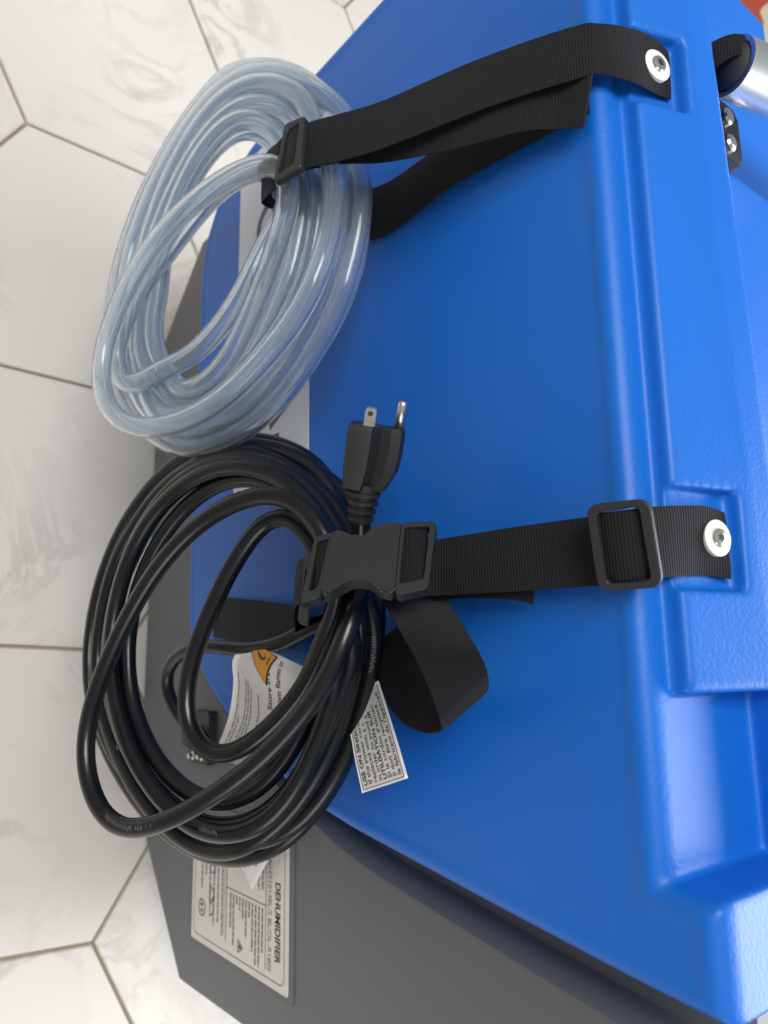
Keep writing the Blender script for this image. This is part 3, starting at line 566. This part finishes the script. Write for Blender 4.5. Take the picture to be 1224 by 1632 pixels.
hs["label"] = "bright blue moulded shell with ledge, strap pockets and notch"

def base_panel():
    # back body
    bm = bmesh.new()
    poly = [(-.488, -.06), (-.488, -.63), (-.370, -.768), (.246, -.768), (.406, -.626), (.397, .018), (.221, .018), (.190, -.06)]
    loft_front(bm, poly, [(.004, .050), (0, .054), (0, .30)])
    o = bm_obj("base", bm, M_GREY, dh, True, 25)
    o["label"] = "dark grey lower body behind the blue shell"
    # raised front panel, set off from the blue shell by a deep groove
    bm = bmesh.new()
    seam = [(0.2581, .075), (0.2581, 0.0200), (0.2534, -0.0200), (0.2387, -0.1200), (0.2235, -0.2150), (0.2160, -0.2620), (0.2044, -0.3129), (0.1850, -0.3718), (0.1627, -0.4267), (0.1344, -0.4827), (.109, -.522), (.080, -.560), (.044, -.584), (.0, -.592)]
    poly = [*seam, (-.49, -.588), (-.49, -.63), (-.372, -.77), (.247, -.77), (.408, -.627), (.3975, .075)]
    loft_front(bm, poly, [(.012, .028), (.0085, .0288), (.0025, .035), (0, .041), (0, .064)])
    f = bm_obj("front_panel", bm, M_GREY, o, True, 25)
base_panel()
for fx, fy in ((-.33, .06), (.20, .06), (-.33, .27), (.20, .27)):
    fr = dict(o=(fx, fy, 0), u=(1, 0, 0), v=(0, 1, 0), n=(0, 0, 1))
    disc("foot", fr, (0, 0), [(.016, .0055), (.018, .007), (.019, .012)], M_CAP, dh)

# name plate on the grey base
PX0, PX1, PZ0, PZ1 = .2205, .349, Z0 - .591, Z0 - .391
PW, PH = PX1 - PX0, PZ1 - PZ0
fr = dict(o=(PX0, .028, PZ1), u=(1, 0, 0), v=(0, 0, -1), n=(0, -1, 0))
pad = plate("label_pad", fr, rounded([(-.010, -.008), (-.010, PH + .010), (PW + .006, PH + .010), (PW + .006, -.008)], .006), -.003, .0012, M_GREY, dh, .0008)
np_ = plate("nameplate", fr, rounded([(0, 0), (0, PH), (PW, PH), (PW, 0)], .003), .001, .0018, M_LABEL, dh, 0)
np_["label"] = "white printed rating plate headed DEHUMIDIFIER"

def print_quads(name, fr, quads, h, mat, parent):
    V, F = [], []
    for q in quads:
        b = len(V); V += [to_world(fr, p, h) for p in q]; F.append(tuple(range(b, b + len(q))))
    return mesh_obj(name, V, F, mat, parent, False)
def bar(x0, y0, x1, y1): return [(x0, y0), (x1, y0), (x1, y1), (x0, y1)]
def print_text(name, fr, s, x, y, size, mat, parent, h, bold=0.0, width=None):
    V, F = text_geo(s, size, bold, width)
    return mesh_obj(name, [to_world(fr, (x + a, y - b), h) for a, b in V], F, mat, parent, False)
def ring2d(outline, w):
    n = len(outline); ins = inset_poly(outline, w)
    return [[outline[i], outline[(i + 1) % n], ins[(i + 1) % n], ins[i]] for i in range(n)]
HP = .0021
print_text("title_print", fr, "DEHUMIDIFIER", .038, .0225, .0125, M_INK, np_, HP, .0003, .068)
print_text("model_print", fr, "Model:ES1013BL/S BL/OL-R180S", .008, .036, .0095, M_GREYINK, np_, HP, .0, .108)
frame_q = ring2d(rounded([(.006, .006), (.006, PH - .006), (PW - .006, PH - .006), (PW - .006, .006)], .009, 6)[::-1], .0008)
rules = [bar(.006, .0395, PW - .012, .0405), bar(.006, .119, PW - .016, .1202), bar(.062, .0405, .063, .119), bar(.006, .124, PW - .02, .1247)]
print_quads("border_print", fr, frame_q + rules, HP, M_GREYINK, np_)
def word_bars(x0, x1, y, hgt, rng):
    q = []; x = x0
    while x < x1:
        w = rng.uniform(.003, .009); q.append(bar(x, y, min(x + w, x1), y + hgt)); x += w + .0011
    return q
rng = random.Random(3)
small = []
for k, (a, b) in enumerate([(.066, .105), (.066, .118), (.066, .118), (.066, .108), (.066, .080), (.066, .1), (.066, .084), (.066, .078), (.066, .074), (.066, .112), (.066, .098)]):
    small += word_bars(a, b, .045 + k * .0064, .0026, rng)
for k, (a, b) in enumerate([(.010, .05), (.010, .052), (.010, .04), (.010, .05), (.010, .046)]):
    small += word_bars(a, b, .045 + k * .0075, .0026, rng)
for k, (a, b) in enumerate([(.010, .11), (.010, .1), (.010, .105), (.010, .085), (.010, .06), (.010, .075)]):
    small += word_bars(a, b, .1275 + k * .0095, .0026, rng)
print_quads("fine_print", fr, small, HP, M_GREYINK, np_)
tri = [(.104, .094), (.117, .094), (.1105, .083)]
sym1 = ring2d(tri[::-1], .0012) + [[(.1085, .0915), (.1125, .0915), (.1118, .0885), (.1105, .0865), (.1092, .0890)]]
circ = [(.094 + .0085 * math.cos(t), .175 + .0085 * math.sin(t)) for t in np.linspace(0, 2 * math.pi, 24, endpoint=False)]
sym2 = ring2d(circ, .0014) + [bar(.0895, .173, .0925, .1785), bar(.0945, .1715, .0985, .1735), bar(.0955, .176, .0985, .1785)]
sym3 = ring2d([(.072, .148), (.095, .148), (.099, .157), (.068, .157)], .0014) + [[(.078, .150), (.081, .150), (.088, .155), (.085, .155)]]
sym4 = ring2d([(.040, .145), (.056, .145), (.056, .158), (.040, .158)], .001) + [bar(.047, .150, .049, .156), bar(.0472, .1475, .0488, .149)]

for nm, q in (('flame_triangle_print', sym1), ('round_mark_print', sym2), ('panel_mark_print', sym3), ('booklet_mark_print', sym4)):
    print_quads(nm, fr, q, HP, M_DARKINK, np_)

# pale sticker on the blue face, mostly behind the hose
fr = dict(o=(-.485, 0, Z0 - .320), u=(1, 0, 0), v=(0, 0, -1), n=(0, -1, 0))
st = plate("sticker", fr, rounded([(0, 0), (0, .144), (.375, .144), (.375, 0)], .004), -.002, .0005, M_STICK, dh, 0)
st["label"] = "pale grey sticker strip low on the blue face"
def arc_print(cx, cy, rx, ry, w, t0, t1):
    ts = np.linspace(t0, t1, 20); q = []
    for a, b in zip(ts[:-1], ts[1:]):
        q.append([(cx + rx * math.cos(a), cy + ry * math.sin(a)), (cx + rx * math.cos(b), cy + ry * math.sin(b)), (cx + (rx - w) * math.cos(b), cy + (ry - w) * math.sin(b)), (cx + (rx - w) * math.cos(a), cy + (ry - w) * math.sin(a))])
    return q
for q in (arc_print(.098, .072, .026, .032, .0085, .25, 2 * math.pi - .25), arc_print(.152, .072, .022, .030, .0085, .6, 2 * math.pi - .6),
          [[(.292, .018), (.301, .018), (.325, .070), (.315, .070)], [(.2915, .019), (.2965, .0265), (.277, .070), (.267, .070)], bar(.283, .05, .306, .057)], [bar(.331, .052, .339, .068)]):
    print_quads("logo_letter", fr, q, .0009, M_DARKINK, st)

# power inlet on the grey base where the cord comes out
fr = dict(o=(.143, .028, .213), u=(1, 0, 0), v=(0, 0, -1), n=(0, -1, 0))
inlet = plate("power_inlet", fr, rounded([(-.03, -.022), (-.03, .028), (.026, .028), (.026, -.022)], .004), -.002, .010, M_DARK, dh, .002)
disc("cord_gland", fr, (-.002, .004), [(.013, .009), (.0125, .016), (.010, .022), (.0085, .026)], M_DARK, inlet, 20)
for a, b in ((.018, .012), (-.022, .014), (.017, -.010)):
    disc("nut", fr, (a, b), [(.005, .0095), (.005, .0125), (.003, .0135), (.003, .017), (.0022, .0178)], M_STEEL, inlet, 14)

# handle at the back of the recess
def handle():
    a = Vector((-.336, .117, Z0 + .031)); d = Vector((.02, .97, .24)).normalized()
    Q = np.array([a + d * t for t in np.linspace(0, .16, 12)])
    Vo, Fo = tube_geo(Q, .0198, 32, cap=False)
    Vi, Fi = tube_geo(Q, .0165, 32, cap=False, flip=True, base=len(Vo))
    n = len(Vo); F = Fo + Fi
    for e in (0, 11):
        for j in range(32):
            k = (j + 1) % 32
            F.append((e * 32 + j, e * 32 + k, n + e * 32 + k, n + e * 32 + j))
    h = mesh_obj("handle", np.vstack([Vo, Vi]), F, M_ALU, dh, True); h.data.set_sharp_from_angle(angle=math.radians(40))
    h["label"] = "silver tube handle with black plugged end"
    ts = np.array([-.006, -.005, -.003, .001, .03]); Qc = np.array([a + d * t for t in ts])
    V, F = tube_geo(Qc, np.array([.005, .009, .0135, .0158, .0162]), 28)
    mesh_obj("end_plug", V, F, M_CAP, h, True)
handle()
ribbon("handle_webbing", [(-.350, .116, Z0 + .044), (-.352, .108, Z0 + .036), (-.350, .104, Z0 + .020), (-.343, .118, Z0 + .006), (-.335, .150, Z0 + .001)],
       [(-.334, .114, Z0 + .044), (-.333, .106, Z0 + .036), (-.327, .103, Z0 + .020), (-.317, .118, Z0 + .006), (-.307, .150, Z0 + .001)], M_WEB, dh)
fr = dict(o=(-.322, .155, Z0 - .001), u=(1, 0, 0), v=(0, 1, 0), n=(0, -.12, .99))
anc = plate("handle_anchor", fr, rounded([(-.022, -.020), (.024, -.020), (.024, .022), (-.022, .022)], .006), -.016, .006, M_DARK, dh, .002)
for cx in (-.010, .012):
    disc("screw", fr, (cx, .004), [(.0065, .0055), (.0065, .008), (.005, .0095), (.0025, .0098)], M_STEEL, anc, 18)

# ------------------------------------------------------------------ screws with washers
def star(fr, c, r0, r1, h, mat, parent):
    pts = [(c[0] + (r0 if k % 2 else r1) * math.cos(k * math.pi / 6), c[1] + (r0 if k % 2 else r1) * math.sin(k * math.pi / 6)) for k in range(12)]
    return plate("screw_socket", fr, pts, h - .0006, h + .00015, mat, parent, 0)
def strap_screw(p, parent):
    fr = dict(o=p, u=(1, 0, 0), v=(0, .982, .19), n=(0, -.19, .982))
    w = disc("washer", fr, (0, 0), [(.0104, -.004), (.0104, .0006), (.0098, .0011), (.004, .0011)], M_WASHER, parent, 32)
    s = disc("screw", fr, (0, 0), [(.0054, .0005), (.0054, .0018), (.0049, .0026), (.0036, .0030), (.0018, .0031)], M_STEEL, parent, 24)
    star(fr, (0, 0), 0.0014, .0026, .0032, M_INK, s)

# ------------------------------------------------------------------ clear hose
hose = thing("drain_hose", "coil of clear pale vinyl tubing hanging in the upper webbing strap", "hose", (-0.29, -0.09, 0.30))
hq = resample(catmull(HOSE_PATH, .004), .0075)
HR = .0085
hq = settle(hq, HR * 1.98, 45, 6, -.012)
hq = catmull(hq[::2], .005)
Vo, Fo = tube_geo(hq, HR, 16, cap=False)
Vi, Fi = tube_geo(hq, HR * .70, 16, cap=False, flip=True, base=len(Vo))
n = len(Vo); F = Fo + Fi; m = (len(hq) - 1) * 16
for e in (0, m):
    for j in range(16):
        k = (j + 1) % 16
        q = (e + j, e + k, n + e + k, n + e + j)
        F.append(q if e else q[::-1])
mesh_obj("tubing", np.vstack([Vo, Vi]), F, M_HOSE, hose, True)

# webbing showing through a slide, bowed over its hidden middle bar
def hump(fr, x0, x1, y0, y1, h, name, parent):
    A, B = [], []
    for t in np.linspace(0, 1, 7):
        x = x0 + (x1 - x0) * t; hh = h * math.sin(math.pi * t) - .001
        A.append(to_world(fr, (x, y0), hh)); B.append(to_world(fr, (x, y1), hh))
    ribbon(name, A, B, M_WEB, parent)

# ------------------------------------------------------------------ strap round the hose
hstrap = thing("hose_strap", "black webbing strap screwed at the top and looped round the clear hose", "strap", (-0.30, 0.0, 0.5), "webbing straps on the blue face")
ribbon("webbing", STRAP_HOSE_A, STRAP_HOSE_B, M_WEB, hstrap)
ribbon("strap_tail", STRAP_HOSE_TAIL_A, STRAP_HOSE_TAIL_B, M_WEB, hstrap)
ribbon("return_webbing", STRAP_HOSE_BACK_A, STRAP_HOSE_BACK_B, M_WEB, hstrap)
S = HOSE_SLIDER
ring_plate("slider_buckle", S, S['out'], S['inn'], -.0015, .004, M_DARK, hstrap, .003)
hump(S, -.0085, .0085, -.0235, .0150, .0030, "folded_webbing", hstrap)
strap_screw(SCREW_POINTS[0], hstrap)


# ------------------------------------------------------------------ strap round the cord
cstrap = thing("cord_strap", "black webbing strap with side release buckle holding the coiled black cord", "strap", (0.0, 0.0, 0.6), "webbing straps on the blue face")
ribbon("webbing", STRAP_CORD_A, STRAP_CORD_B, M_WEB, cstrap)
ribbon("strap_tail", STRAP_CORD_TAIL_A, STRAP_CORD_TAIL_B, M_WEB, cstrap)
ribbon("hanging_webbing", STRAP_CORD_DROP_A, STRAP_CORD_DROP_B, M_WEB, cstrap)
ribbon("slack_loop", STRAP_CORD_LOOP_A, STRAP_CORD_LOOP_B, M_WEB, cstrap)
S = LADDER
ring_plate("ladder_slide", S, S['out'], S['inn'], -.0005, .0045, M_DARK, cstrap, .007)
hump(S, -.0135, .0125, -.0178, .0182, .0035, "folded_webbing", cstrap)
S = BUCKLE
bk = plate("buckle", S, rounded(S['body'], .003, 4), -.005, .0055, M_DARK, cstrap, .0014)
bk["label"] = "matte black side release buckle"
ring_plate("lower_frame", S, S['low_out'], S['low_in'], -.0055, .0035, M_DARK, bk, .003)
ring_plate("upper_frame", S, S['male_out'], S['male_in'], -.0045, .0048, M_DARK, bk, .004)
ring_plate("adjuster_bar", dict(S, o=tuple(Vector(S['o']) - Vector(S['n']) * .006)), S['back'], [tuple(Vector(p) * .5 + sum((Vector(q) for q in S['back']), Vector((0, 0))) * .125) for p in S['back']], -.002, .003, M_DARK, bk, .002)
mo = S['male_in']
hump(S, mo[0][0] - .006, mo[1][0] - .002, mo[0][1] - .003, mo[3][1] + .003, .003, "folded_webbing", cstrap)
lo = S['low_in']
hump(S, lo[0][0] - .001, lo[1][0] + .001, lo[0][1] - .001, lo[3][1] - .001, .0015, "folded_webbing", cstrap)
strap_screw(SCREW_POINTS[1], cstrap)

# ------------------------------------------------------------------ power cord with plug and paper tags
cord = thing("power_cord", "coiled black power cord with moulded plug and white paper tags in the buckled strap", "power cord", (0.03, -0.09, 0.30))
cq = resample(catmull(CORD_PATH, .004), .0065)
CR = .0066
cq = settle(cq, CR * 2.03, 60, 7, -.007, 6)
cq = catmull(cq[::2], .0045)
V, F = tube_geo(cq, CR, 14)
mesh_obj("cable", V, F, M_CORD, cord, True)

# worn print along the jacket: short strokes of ink, too small to read
def cord_print(p0, p1, seed, mat, name):
    i0, i1 = near(p0), near(p1)
    if abs(i1 - i0) > 80 or i0 == i1: i1 = i0 + 34
    i0, i1 = min(i0, i1), max(i0, i1)
    seg = cq[i0:i1 + 1]
    T, N, B = frames(seg)
    d = np.r_[0, np.cumsum(np.linalg.norm(np.diff(seg, axis=0), axis=1))]
    eye = np.array([0.06, -0.356, 1.02]); rg = random.Random(seed); V, F = [], []
    s = .004
    while s < d[-1] - .004:
        w = rg.uniform(.0005, .0013); sl = rg.uniform(-.0005, .0005); hh = rg.uniform(.0010, .0016); mid = rg.uniform(-.0004, .0004)
        c = np.array([np.interp(s, d, seg[:, k]) for k in range(3)]); t = np.array([np.interp(s, d, T[:, k]) for k in range(3)]); t /= np.linalg.norm(t)
        v = eye - c; v -= t * v.dot(t); v /= np.linalg.norm(v); u = np.cross(t, v)
        b = len(V)
        for a, e in ((0, -1), (w, -1), (w, 1), (0, 1)):
            o = u * (mid + e * hh); V.append(c + t * (a + e * sl) + o + v * (math.sqrt(CR ** 2 - (mid + e * hh) ** 2) + .00012))
        F.append((b, b + 1, b + 2, b + 3))
        s += w + (rg.uniform(.0006, .0012) if rg.random() > .2 else .0035)
    pr = mesh_obj(name, V, F, mat, cord, False); pr["kind"] = "stuff"
def near(p):
    return int(np.argmin(((cq - np.array(p)) ** 2).sum(1)))
for a_, b_, sd in CORD_PRINTS: cord_print(a_, b_, sd, M_WHITEINK, "jacket_print")

# plug: built along its axis
pa = Vector((-.0393, -.070, .6346)); pt = Vector((-.0840, -.0760, .6545))
ax = (pt - pa); plen = ax.length; ax.normalize()
pn = Vector((0.20, -.78, 1.0)); pn = (pn - ax * pn.dot(ax)).normalized()     # the two flat blades lie side by side along this
pv = pn.cross(ax).normalized()
if pv.z < 0: pv = -pv                                                        # towards the ground pin
def P3(t, v, n): return pa + ax * t + pv * v + pn * n
def plug():
    # (t, v low, v high, half depth)
    secs = [(.0085, -.010, .011, .0095), (.0092, -.0140, .013, .0120), (.016, -.0145, .0165, .0138), (.024, -.0150, .0198, .0145), (.034, -.0152, .0208, .0145), (.0470, -.0150, .0208, .0145), (.0492, -.0145, .0204, .0141), (.0500, -.0136, .0194, .0132)]
    L = []
    for t, a, b, d in secs:
        w = b - a
        ring = [(a + .0, -.55 * d), (a + .05 * w, -.85 * d), (a + .30 * w, -d), (a + .42 * w, -.98 * d), (a + .58 * w, -.42 * d), (a + .76 * w, -.62 * d), (a + .93 * w, -.48 * d), (b, 0), (a + .93 * w, .48 * d), (a + .76 * w, .62 * d), (a + .58 * w, .42 * d), (a + .42 * w, .98 * d), (a + .30 * w, d), (a + .05 * w, .85 * d), (a, .55 * d)]
        L.append([P3(t, v, -n) for v, n in ring])
    V = [p for l in L for p in l]; m = len(L[0]); F = []
    for i in range(len(L) - 1):
        for j in range(m):
            k = (j + 1) % m
            F.append((i * m + j, i * m + k, (i + 1) * m + k, (i + 1) * m + j))
    F.append(tuple(range(m))); F.append(tuple(range((len(L) - 1) * m, len(L) * m)))
    bm = bmesh.new(); bv = [bm.verts.new(p) for p in V]
    for f in F: bm.faces.new([bv[i] for i in f])
    o = bm_obj("plug", bm, M_PLUG, cord, True, 28)
    o["label"] = "black moulded three pin plug"
    # ribbed strain relief
    ts, rs = [-.014], [.0064]
    for k in range(4):
        t0 = -.0125 + k * .0055
        ts += [t0, t0 + .0004, t0 + .0028, t0 + .0032]; rs += [.0068 + k * .0007, .0085 + k * .0008, .0087 + k * .0008, .0072 + k * .0007]
    ts += [.012]; rs += [.0095]
    V, F = tube_geo(np.array([P3(t, 0, 0) for t in ts]), np.array(rs), 22)
    sr = mesh_obj("strain_relief", V, F, M_PLUG, o, True); sr.data.set_sharp_from_angle(angle=math.radians(30))
    # ground pin
    ts = np.array([.048, .0645, .0662, .0672, .0676]); rs = np.array([.0032, .0032, .0029, .0019, .0006])
    V, F = tube_geo(np.array([P3(t, .0165, 0) for t in ts]), rs, 18)
    mesh_obj("ground_pin", V, F, M_STEEL, o, True)
    for n in (.0062, -.0062):
        bm = bmesh.new()
        outl = [(.048, -.0034), (.0588, -.0034), (.0603, -.0026), (.0603, .0026), (.0588, .0034), (.048, .0034)]
        lo = [bm.verts.new(P3(t, v - .0025, n - .0007)) for t, v in outl]; hi = [bm.verts.new(P3(t, v - .0025, n + .0007)) for t, v in outl]
        bm.faces.new(lo[::-1]); bm.faces.new(hi)
        for i in range(6): bm.faces.new((lo[i], lo[(i + 1) % 6], hi[(i + 1) % 6], hi[i]))
        b = bm_obj("blade", bm, M_STEEL, o, False)
        fr = dict(o=tuple(P3(.0572, -.0025, n)), u=tuple(ax), v=tuple(pv), n=tuple(pn))
        disc("blade_hole", fr, (0, 0), [(.0017, -.0009), (.0017, .0009)], M_INK, b, 14)
plug()

# thin cable ties
def tie(center_idx, r):
    c = cq[center_idx]; T = cq[center_idx + 3] - cq[center_idx - 3]; T = Vector(T).normalized()
    a = T.orthogonal().normalized(); b = T.cross(a)
    Q = np.array([Vector(c) + a * (r * math.cos(t)) + b * (r * math.sin(t)) for t in np.linspace(0, 2 * math.pi, 26)])
    V, F = tube_geo(Q, .0011, 8)
    mesh_obj("cable_tie", V, F, M_CORD, cord, True)
def near(p):
    return int(np.argmin(((cq - np.array(p)) ** 2).sum(1)))
tie(near((.118, -.125, .40)), .0072)

# paper tags
def ev1(P, t):
    P = np.asarray(P, float); n = len(P) - 1; i = min(max(int(t * n), 0), n - 1); f = t * n - i
    g = lambda k: P[k] if 0 <= k <= n else (2 * P[0] - P[1] if k < 0 else 2 * P[n] - P[n - 1])
    a, b, c, d = g(i - 1), g(i), g(i + 1), g(i + 2)
    return .5 * ((2 * b) + (c - a) * f + (2 * a - 5 * b + 4 * c - d) * f ** 2 + (3 * b - a - 3 * c + d) * f ** 3)
def pev(G, u, v): return ev1([ev1(r, v) for r in G], u)
def pnorm(G, u, v):
    e = .01
    n = np.cross(pev(G, min(u + e, 1), v) - pev(G, max(u - e, 0), v), pev(G, u, min(v + e, 1)) - pev(G, u, max(v - e, 0)))
    n /= np.linalg.norm(n)
    return -n if n[1] > 0 else n
def sheet(name, G, mat, parent, nu=20, nv=10, thick=.0004):
    V, F = [], []
    for s in (0, 1):
        for i in range(nu + 1):
            for j in range(nv + 1):
                u, v = i / nu, j / nv
                V.append(pev(G, u, v) - pnorm(G, u, v) * thick * s)
    st_ = (nu + 1) * (nv + 1); g = lambda s, i, j: s * st_ + i * (nv + 1) + j
    for i in range(nu):
        for j in range(nv):
            F.append((g(0, i, j), g(0, i + 1, j), g(0, i + 1, j + 1), g(0, i, j + 1)))
            F.append((g(1, i, j), g(1, i, j + 1), g(1, i + 1, j + 1), g(1, i + 1, j)))
    for i in range(nu):
        for j in (0, nv): F.append((g(0, i, j), g(0, i + 1, j), g(1, i + 1, j), g(1, i, j)))
    for j in range(nv):
        for i in (0, nu): F.append((g(0, i, j), g(0, i, j + 1), g(1, i, j + 1), g(1, i, j)))
    return mesh_obj(name, V, F, mat, parent, True)
def on_sheet(name, G, V2, F, mat, parent, h=.0004):
    V = [pev(G, u, v) + pnorm(G, u, v) * h for u, v in V2]
    return mesh_obj(name, V, F, mat, parent, False)
def sheet_text(name, G, s, u0, v0, size_u, size_v, mat, parent, bold=0.0):
    V, F = text_geo(s, 1.0, bold)
    return on_sheet(name, G, [(u0 + a * size_u, v0 - b * size_v) for a, b in V], F, mat, parent)
def sheet_bars(name, G, bars, mat, parent, h=.0004):
    V, F = [], []
    for u0, v0, u1, v1 in bars:
        k = max(1, int(abs(u1 - u0) / .03)); b = len(V)
        for i in range(k + 1):
            u = u0 + (u1 - u0) * i / k; V += [(u, v0), (u, v1)]
        F += [(b + 2 * i, b + 2 * i + 2, b + 2 * i + 3, b + 2 * i + 1) for i in range(k)]
    return on_sheet(name, G, V, F, mat, parent, h)

t1 = sheet("paper_tag", TAG_USE, M_PAPER, cord)
t1["label"] = "white paper tag with black text USE ON SINGLE"
lines = [("USE ON SINGLE", 1), ("If the power cord", 0), ("replaced with a c", 0), ("in order to avoid a", 0), ("UTILISATION SUR", 1), ("Si le cordon d'alimen", 0), ("Il doit \u00eatre remplac\u00e9", 0), ("le fabricant de l'appareil", 0)]
for k, (s, b) in enumerate(lines):
    sheet_text("tag_print", TAG_USE, s, .055, .165 + k * .106, .0118 / .0804 * .60, .0118 / .0498 * .46, M_INK, t1, .018 if b else .004)
sheet_bars("tag_border", TAG_USE, [(.02, .05, .97, .062), (.02, .938, .97, .95), (.02, .05, .027, .95)], M_INK, t1)

t2 = sheet("paper_tag", TAG_WARN, M_PAPER, cord)
t2["label"] = "curled white warning tag with orange flame triangle"
bars = []
rng = random.Random(5)
for v, u0, u1 in ((.085, .02, .64), (.125, .02, .28), (.19, .02, .60), (.225, .02, .58), (.262, .05, .52), (.36, .15, .50), (.395, .05, .25)):
    u = u0
    while u < u1:
        w = rng.uniform(.02, .06); bars.append((u, v, min(u + w, u1), v + .011)); u += w + .008
sheet_bars("tag_fine_print", TAG_WARN, bars, M_GREYINK, t2)
sheet_text("tag_print", TAG_WARN, "Store in a well", .405, .548, .086, .088, M_INK, t2, .008)
sheet_text("tag_print", TAG_WARN, "from flames or", .42, .672, .086, .088, M_INK, t2, .008)
tri_uv = [(1.0, .14), (.875, .25), (.763, .35), (.675, .425), (.595, .50), (.725, .525), (.85, .55), (.965, .585), (1.0, .42)]
def sheet_poly(name, G, poly, mat, parent, h):
    """filled outline that follows the curl of the sheet"""
    n = len(poly); c = (sum(q[0] for q in poly) / n, sum(q[1] for q in poly) / n)
    V = [c]; F = []
    for s in (.25, .5, .75, 1.0):
        V += [(c[0] + (q[0] - c[0]) * s, c[1] + (q[1] - c[1]) * s) for q in poly]
    for k in range(n):
        m = (k + 1) % n
        F.append((0, 1 + k, 1 + m))
        for r in range(3): F.append((1 + r * n + k, 1 + (r + 1) * n + k, 1 + (r + 1) * n + m, 1 + r * n + m))
    return on_sheet(name, G, V, F, mat, parent, h)
def densify(poly, k=4):
    return [tuple(Vector(poly[i]) * (1 - t / k) + Vector(poly[(i + 1) % len(poly)]) * (t / k)) for i in range(len(poly)) for t in range(k)]
sheet_poly("tag_triangle_border", TAG_WARN, densify(tri_uv), M_INK, t2, .0004)
cen = (sum(p[0] for p in tri_uv) / 9, sum(p[1] for p in tri_uv) / 9)
sheet_poly("tag_triangle", TAG_WARN, densify([(min(.996, p[0] * .88 + cen[0] * .12 + (.02 if p[0] > .99 else 0)), p[1] * .88 + cen[1] * .12) for p in tri_uv]), M_ORANGE, t2, .0008)
for fl in ([(.955, .30), (.91, .335), (.875, .375), (.855, .42), (.865, .44), (.885, .415), (.91, .375), (.94, .335)], [(.865, .44), (.885, .455), (.915, .445), (.90, .43), (.88, .425)], [(.93, .40), (.92, .42), (.93, .435), (.945, .415)]):
    sheet_poly("tag_flame", TAG_WARN, densify(fl, 2), M_INK, t2, .0012)
sheet_bars("tag_flame_line", TAG_WARN, [(.82, .492, .92, .505)], M_INK, t2, .0012)

t3 = sheet("paper_tag", TAG_CORNER, M_PAPER, cord, 10, 6)
t3["label"] = "corner of a white paper tag in front of the rating plate"
sheet_text("tag_print", TAG_CORNER, "En", .30, .24, .20, .17, M_GREYINK, t3, .01)
sheet_text("tag_print", TAG_CORNER, "allume", .14, .52, .18, .17, M_GREYINK, t3, .01)

# ------------------------------------------------------------------ printed packet behind the machine
pk = thing("printed_packet", "yellow green and red printed packet standing on the floor behind the dehumidifier", "packet", (-1.52, 1.50, 0))
bm = bmesh.new()
prof = [(-.26, -.10, 0), (.26, -.10, 0), (.26, .10, 0), (-.26, .10, 0)]
rows = [(1, 0), (1.03, .1), (1.02, .3), (.97, .46), (.9, .53), (.86, .56)]
L = [[bm.verts.new((-1.52 + x * s, 1.50 + y * (s if h < .4 else max(.08, 1 - (h - .4) * 6)), .006 + h)) for x, y, _ in prof] for s, h in rows]
bm.faces.new(L[0][::-1]); bm.faces.new(L[-1])
for a in range(len(L) - 1):
    for i in range(4): bm.faces.new((L[a][i], L[a][(i + 1) % 4], L[a + 1][(i + 1) % 4], L[a + 1][i]))
bag = bm_obj("bag", bm, M_PACK, pk, True, 50)
